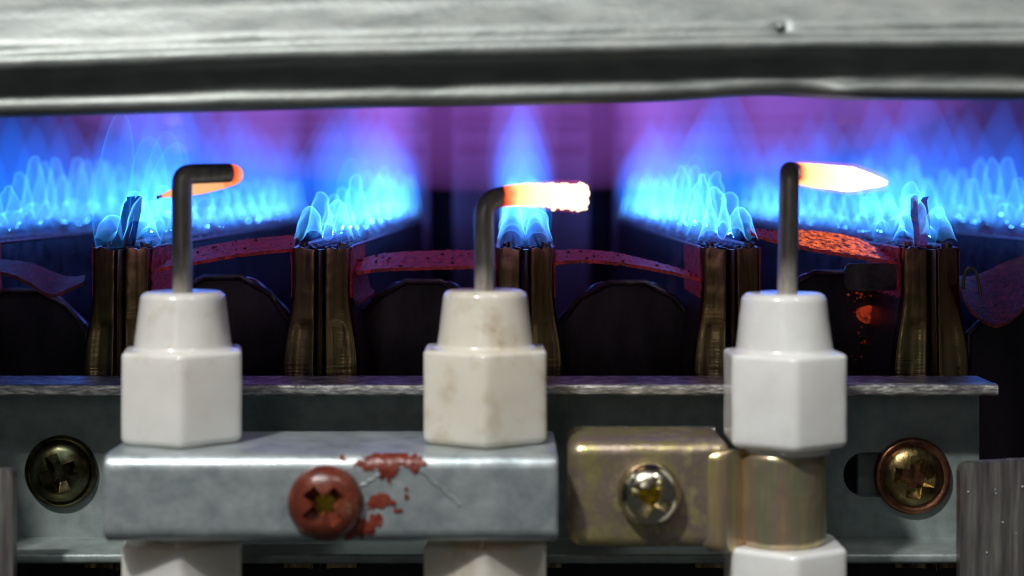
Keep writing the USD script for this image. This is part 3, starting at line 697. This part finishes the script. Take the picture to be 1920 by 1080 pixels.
YE = -21.0
def P3(px, py, y): return (X(px, y), y, Z(py, y))
TS = [(0, (.0, .0, .0)), (.22, (.05, .002, .001)), (.42, (.9, .06, .015)), (.58, (1.0, .28, .08)), (.78, (1.0, .62, .28)), (1, (1.0, .80, .50))]

# left: hairpin rod
e1 = thing('ignition_electrode', 'left ceramic electrode whose rod doubles back in a hairpin with a pointed glowing tip', 'electrode', P3(343, 835, YE), 'row of three ceramic electrodes')
ceramic(X(343.5, YE), YE, 280, Z(546, YE), Z(653, YE), Z(823, YE), M['ceramic'], e1, RH=6.1)
r1 = smoothpath([P3(342, 560, YE), P3(342, 480, YE), P3(341, 400, YE), P3(341, 350, YE), P3(343, 330, YE), P3(356, 326, YE + .4), P3(400, 325, YE + 1.5), P3(430, 324, YE + 2.6)], 70, 2)
obj('rod', tube(r1, np.interp(np.linspace(0, 1, 70), [0, .8, 1], [.92, .92, .88])), M['rod'], e1)
h = smoothpath([P3(425, 324, YE + 2.5), P3(438, 325, YE + 3.2), P3(440, 328, YE + 5), P3(434, 332, YE + 5.6), P3(400, 341, YE + 5.2), P3(350, 355, YE + 4.6), P3(298, 369, YE + 4)], 70, 2)
m1 = tip_mat('glow_hairpin', P3(418, 324, YE + 2), P3(448, 326, YE + 3), [(0, (0, 0, 0)), (.25, (.25, .01, .01)), (.6, (1, .10, .03)), (1, (1, .30, .11))], 1.15)
obj('glowing_bend', tube(h[:30], np.interp(np.linspace(0, 1, 30), [0, 1], [.84, .86])), m1, e1)
m1b = tip_mat('glow_hairpin_point', P3(455, 330, YE + 5), P3(300, 369, YE + 4), [(0, (1, .26, .08)), (.3, (1, .48, .20)), (.85, (1, .54, .26)), (.96, (1, .36, .12)), (1, (.1, .01, .01))], 1.1)
obj('glowing_tip', tube(h[28:], np.interp(np.linspace(0, 1, 42), [0, .35, .65, .95, 1], [.90, .84, .62, .16, .12])), m1b, e1)
obj('scorched_point', m3.Manifold.sphere(.16, 12).scale([1, 1, 1.3]).translate(list(P3(296, 370, YE + 4))), M['soot'], e1)

# middle: blunt crusty tip
e2 = thing('ignition_electrode', 'middle brown stained ceramic electrode with a blunt crusty glowing rod end', 'electrode', P3(909, 835, YE), 'row of three ceramic electrodes')
ceramic(X(909.5, YE), YE, 271, Z(543, YE), Z(650, YE), Z(822, YE), M['ceramic_stained'], e2)
r2 = smoothpath([P3(908, 560, YE), P3(908, 480, YE), P3(907, 430, YE), P3(907, 395, YE), P3(916, 378, YE + .3), P3(935, 369, YE + .8), P3(962, 366, YE + 1.4)], 60, 2)
obj('rod', tube(r2, np.interp(np.linspace(0, 1, 60), [0, .6, 1], [.92, .92, .95])), M['rod'], e2)
g2 = smoothpath([P3(930, 372, YE + .7), P3(950, 367, YE + 1.1), P3(980, 365, YE + 1.8), P3(1030, 366, YE + 2.8), P3(1096, 369, YE + 4)], 80, 2)
gt = tube(g2, np.interp(np.linspace(0, 1, 80), [0, .12, .35, .8, .97, 1], [.90, .97, 1.10, 1.12, 1.27, 1.15]), 32)
gt.vertices += gt.vertex_normals * ((meshkit.fbm(gt.vertices * 2.6, 3, 4) - .5) * .5 * np.clip((gt.vertices[:, 0] - X(960, -19)) / 4.5, .1, 1))[:, None]
crust = [gt]
rs = np.random.RandomState(3)
for k in range(46):
    a = rs.rand() * 2 * np.pi; xx = X(1098, -17) - (rs.rand() ** 2) * 3.2
    c = np.array([xx, -17.2 + 1.15 * math.cos(a), Z(369, -17) + 1.15 * math.sin(a)])
    s = trimesh.creation.icosphere(1, .10 + .16 * rs.rand()); s.vertices = s.vertices * (.7 + .6 * rs.rand(3)) + c; crust.append(s)
m2 = tip_mat('glow_blunt', P3(930, 372, YE), P3(1040, 367, YE + 3), [(0, (0, 0, 0)), (.05, (.03, .001, .001)), (.14, (.5, .03, .01)), (.22, (.95, .18, .06)), (.34, (1, .46, .18)), (.6, (1, .68, .38)), (1, (1, .76, .48))], 2.1)
obj('glowing_tip', trimesh.util.concatenate(crust), m2, e2, smooth=50)

obj('painted_halo', tube(g2[14:], np.interp(np.linspace(0, 1, 66), [0, .2, .93, 1], [.6, 1.3, 1.62, .8]), 24), flame_mat('halo_blunt', (1.0, .10, .24), 130), e2, smooth=True)  # added glow volume, paints the camera's halo round the blunt tip

# right: rod turns away, pointed tip
e3 = thing('ignition_electrode', 'right white ceramic electrode whose bright glowing tip points right', 'electrode', P3(1470, 840, YE), 'row of three ceramic electrodes')
ceramic(X(1470, YE), YE, 270, Z(549, YE), Z(658, YE), Z(831, YE), M['ceramic_white'], e3, RH=5.95)
r3 = smoothpath([P3(1476, 560, YE), P3(1477, 480, YE), P3(1479, 400, YE), P3(1480, 345, YE), P3(1480, 324, YE + .2), P3(1481, 321, YE + 1.6), P3(1486, 322, YE + 3.2)], 70, 2)
obj('rod', tube(r3, np.interp(np.linspace(0, 1, 70), [0, 1], [.93, .90])), M['rod'], e3)
g3 = smoothpath([P3(1482, 322, YE + 2), P3(1492, 325, YE + 4.2), P3(1510, 327, YE + 6), P3(1560, 333, YE + 8), P3(1610, 337, YE + 9), P3(1662, 343, YE + 10)], 80, 2)
m3m = tip_mat('glow_point', P3(1484, 322, YE + 3), P3(1580, 335, YE + 8), [(0, (0, 0, 0)), (.06, (.5, .03, .01)), (.14, (1, .30, .08)), (.3, (1, .52, .22)), (.7, (1, .72, .40)), (1, (1, .82, .55))], 2.0)
gt = tube(g3, np.interp(np.linspace(0, 1, 80), [0, .15, .45, .72, .97, 1], [.86, .98, 1.18, 1.26, .42, .26]), 28)
gt.vertices += gt.vertex_normals * ((meshkit.fbm(gt.vertices * 2.2, 3, 9) - .5) * .16)[:, None]
obj('glowing_tip', gt, m3m, e3, smooth=50)

obj('painted_halo', tube(np.vstack([g3[10:], g3[-1:] + [.35, 0, 0]]), np.interp(np.linspace(0, 1, 71), [0, .1, .4, .68, .97, 1], [.6, 1.25, 1.5, 1.62, .9, .3]), 24), flame_mat('halo_point', (1.0, .10, .24), 130), e3, smooth=True)  # added glow volume, paints the camera's halo round the pointed tip

# ------------------------------------------------------------------ flames
rng = np.random.RandomState(11)
FM = {}
def fmat(key, color, s):
    k = f'{key}_{int(round(s * 10))}'
    if k not in FM: FM[k] = flame_mat('flame_' + k.replace('.', '_'), color, s)
    return FM[k]
C_IN, C_MID, C_OUT, C_LICK, C_VIO, C_PINK = (.07, .36, 1.0), (.0, .21, 1.0), (.0, .155, 1.0), (.01, .30, 1.0), (.26, .15, .90), (.62, .16, .75)


def front_sheet(cx, A, y0=.6, y1=126, t=.062, seed=0):
    """the thin bright flame front: one hump over each port, low valleys between"""
    rs = np.random.RandomState(seed)
    ys = np.concatenate([np.arange(y0, 30, .3), np.arange(30, 60, .5), np.arange(60, y1, 1.0)]); xs = np.linspace(-2.9, 2.9, 46)
    XX, YY = np.meshgrid(xs, ys, indexing='ij'); H = np.zeros_like(XX)
    for row in (-1, 1):
        py, pa, y = [], [], y0 + (1.4 if row < 0 else 2.6)
        while y < y1 + 20:
            py.append(y); pa.append(A(y) * (.72 + .56 * rs.rand()) * (1 if y > 6 else .92)); y += 8.2 + 4.2 * rs.rand()
        py, pa = np.array(py), np.array(pa)
        crest = np.zeros_like(ys); low = np.interp(ys, py, pa) * (.30 + .22 * meshkit.noise(np.stack([ys / 6, ys * 0 + row, ys * 0], -1), seed))
        low *= np.clip((ys - y0) / 9.0, .0, 1)
        for q, am in zip(py, pa):
            crest = np.maximum(crest, am * np.exp(-np.abs((ys - q) / (3.0 + .5 * rs.rand())) ** 2.4))
        crest = np.log(np.exp(2.2 * crest) + np.exp(2.2 * low) - 1) / 2.2
        xc = row * (1.42 + .22 * (meshkit.noise(np.stack([ys / 7, ys * 0 + 5, ys * 0 + row], -1), seed) - .5))
        H = np.maximum(H, crest[None, :] * np.exp(-np.abs((XX - xc[None, :]) / 1.26) ** 3.0))
    P = np.stack([cx + XX + (meshkit.noise(np.stack([XX, YY * .4, H], -1), seed) - .5) * .42 * np.clip(H, 0, 3) / 2, YY, ZT + .2 + H], -1)
    N = np.cross(np.gradient(P, axis=0), np.gradient(P, axis=1)); N /= np.linalg.norm(N, axis=-1, keepdims=True)
    return shell(P, N * (t * np.clip(H / 2.4, 0.01, 1) ** 1.2 * np.interp(YY, [0, 8, 22], [2.0, 1.6, .95]))[..., None])


def tongue(cx, y, z0, w, dpt, h, lean=(0, 0), seed=0, n=16, m=14, hollow=0):
    rs = np.random.RandomState(seed); t = np.linspace(0, 1, n); a = np.linspace(0, 2 * np.pi, m, endpoint=False)
    if hollow: t = np.sin(t * np.pi / 2)
    r = np.sin(np.pi * np.clip(t * .985 + .015, 0, 1) ** .80) ** .9 * (1 - t) ** .18 + .004
    if hollow: r = np.where(t < .3, .72 + .28 * np.sin(t / .3 * np.pi / 2), np.sqrt(np.clip(1 - ((t - .3) / .7) ** 2.2, 0, 1))) + .004
    ph = rs.rand() * 6; R = []
    for k in range(n):
        wob = .10 * w * math.sin(ph + 5 * t[k]) * t[k]
        R.append(np.stack([cx + lean[0] * t[k] ** 1.5 + wob + r[k] * w * np.cos(a), y + lean[1] * t[k] + r[k] * dpt * np.sin(a), np.full(m, z0 + h * t[k])], 1))
    o = rings(np.array(R))
    if not hollow: return o
    q = np.array(R); base = np.array([cx, y, z0]); ax = q.mean(1, keepdims=True)
    q = ax + (q - ax) * [1 - hollow / w, 1 - hollow / dpt, 1]
    q[..., 2] = z0 + .02 + (q[..., 2] - z0) * (1 - (hollow + .02) / h)
    i = rings(q); i.invert()
    return trimesh.util.concatenate([o, i])


FL = ['blue flames at the far left edge, from the burner beyond it', 'tall blue flames on the leftmost whole burner behind the hairpin rod', 'bright wavy blue flames on the burner second from left',
      'tall blue white flame on the middle burner behind the crusty glowing tip', 'bright wavy blue flames left of the right electrode rod', 'blue flames around the pink slivers at right', 'blue flames at the far right edge, from the burner beyond it']
for i, cx in enumerate(BX):
    t = thing('burner_flames', FL[i], 'flame', (cx, 2, ZT), 'rows of gas flames')
    amp = [6.4, 4.6, 5.3, 4.6, 5.3, 4.8, 6.4][i]
    g = {3: .5}.get(i, 1.0)
    obj('flame_front', front_sheet(cx, lambda y: amp * (1 + .010 * min(y, 40)), seed=20 + i), fmat('front', C_IN, 1500 * (g if i == 3 else 1)), t, smooth=True)
    y = 1.6; k = 0
    while y < 124:
        tall = {1: 1.45 if y < 40 else 1.1, 3: 1.25}.get(i, 1.1)
        hh = (7.6 + 2.4 * rng.rand()) * tall; xo = rng.randn() * .35
        sp = 10.0; f = 1.6
        if y > 3: obj('flame_mantle', tongue(cx + xo, y, ZT + .3, 3.1, 2.6 * f, hh, (rng.randn() * .5, rng.randn()), i * 99 + k), fmat('mid', C_MID, 26 * g), t, smooth=True)
        obj('flame_mantle', tongue(cx + xo * .5, y + 1.5, ZT + .2, 4.3, 3.4 * f, hh * 1.8, (rng.randn() * .7, rng.randn()), i * 99 + k + 50), fmat('out', C_OUT, 44 * g), t, smooth=True)
        y += sp * (1 + .15 * rng.rand()); k += 1
    # taller licks of flame, thin walled
    for k, (dx, y, w, h, ln) in enumerate({1: [(-1.6, 2, 2.0, 14.5, 1.2), (1.4, 5, 2.2, 12.0, .6), (2.2, 10, 2.4, 11.5, 1.4), (0, 18, 2.4, 13, .8)], 3: [(-1.0, 6, 1.9, 10.5, .2), (1.2, 14, 2.0, 10.5, -.4)],
                                           2: [(.6, 22, 1.8, 10, .5), (1.2, 40, 2, 10, 0)], 4: [(-.6, 24, 1.8, 10.5, -.5), (-.8, 44, 2, 10, 0)], 5: [(.8, 6, 1.5, 7.5, .1), (-1, 16, 1.7, 8, 0)]}.get(i, [(0, 60, 2, 9, 0), (0, 76, 2, 9.5, 0), (0, 95, 2, 9, 0)])):
        obj('flame_lick', tongue(cx + dx, y, ZT, w, w, h, (ln, 0), 700 + i * 9 + k, 30, 24, .10), fmat('lick', C_LICK, 420 * g), t, smooth=True)

# glowing hot gas above each row, up into the hood
def plume(cx, w, z0, z1, y0, y1, lean=0, n=20):
    t = np.linspace(0, 1, n); a = np.linspace(0, 2 * np.pi, 28, endpoint=False)
    R = []
    for k in range(n):
        q = np.sin(np.pi * min(1, .06 + t[k])) ** .5 if t[k] > .5 else np.sin(np.pi * (.06 + .94 * t[k])) ** .5
        ww = w * (q if t[k] < .5 else max(q, .02))
        R.append(np.stack([cx + lean * t[k] + ww * np.cos(a), (y0 + y1) / 2 + (y1 - y0) / 2 * np.sign(np.sin(a)) * np.abs(np.sin(a)) ** .5, np.full(28, z0 + (z1 - z0) * t[k])], 1))
    return rings(np.array(R))
hg = thing('hot_gas', 'violet glowing hot gas rising from the burners up behind the hood', 'hot gas', (0, 60, 0), kind='stuff')
for i, cx in enumerate(BX):
    g = {3: .4}.get(i, 1.0)
    obj('gas_plume', plume(cx, 5.2, ZT - 1, 40, 6, 128, .6), fmat('violet', C_VIO, 2.4 * g), hg, smooth=True)
    obj('gas_plume', plume(cx + .6, 2.6, ZT + 2, 42, 30, 126, .9), fmat('violet', C_VIO, 3.6 * g), hg, smooth=True)
    obj('gas_plume', plume(cx - 1.0, 3.4, ZT + 6, 40, 50, 126, -.6), fmat('pink', C_PINK, 2.0 * g), hg, smooth=True)
obj('gas_haze', m3.Manifold.sphere(1, 48).scale([74, 56, 21]).translate([0, 74, 20]), fmat('haze', (.46, .13, .80), 2.7), hg, smooth=True)
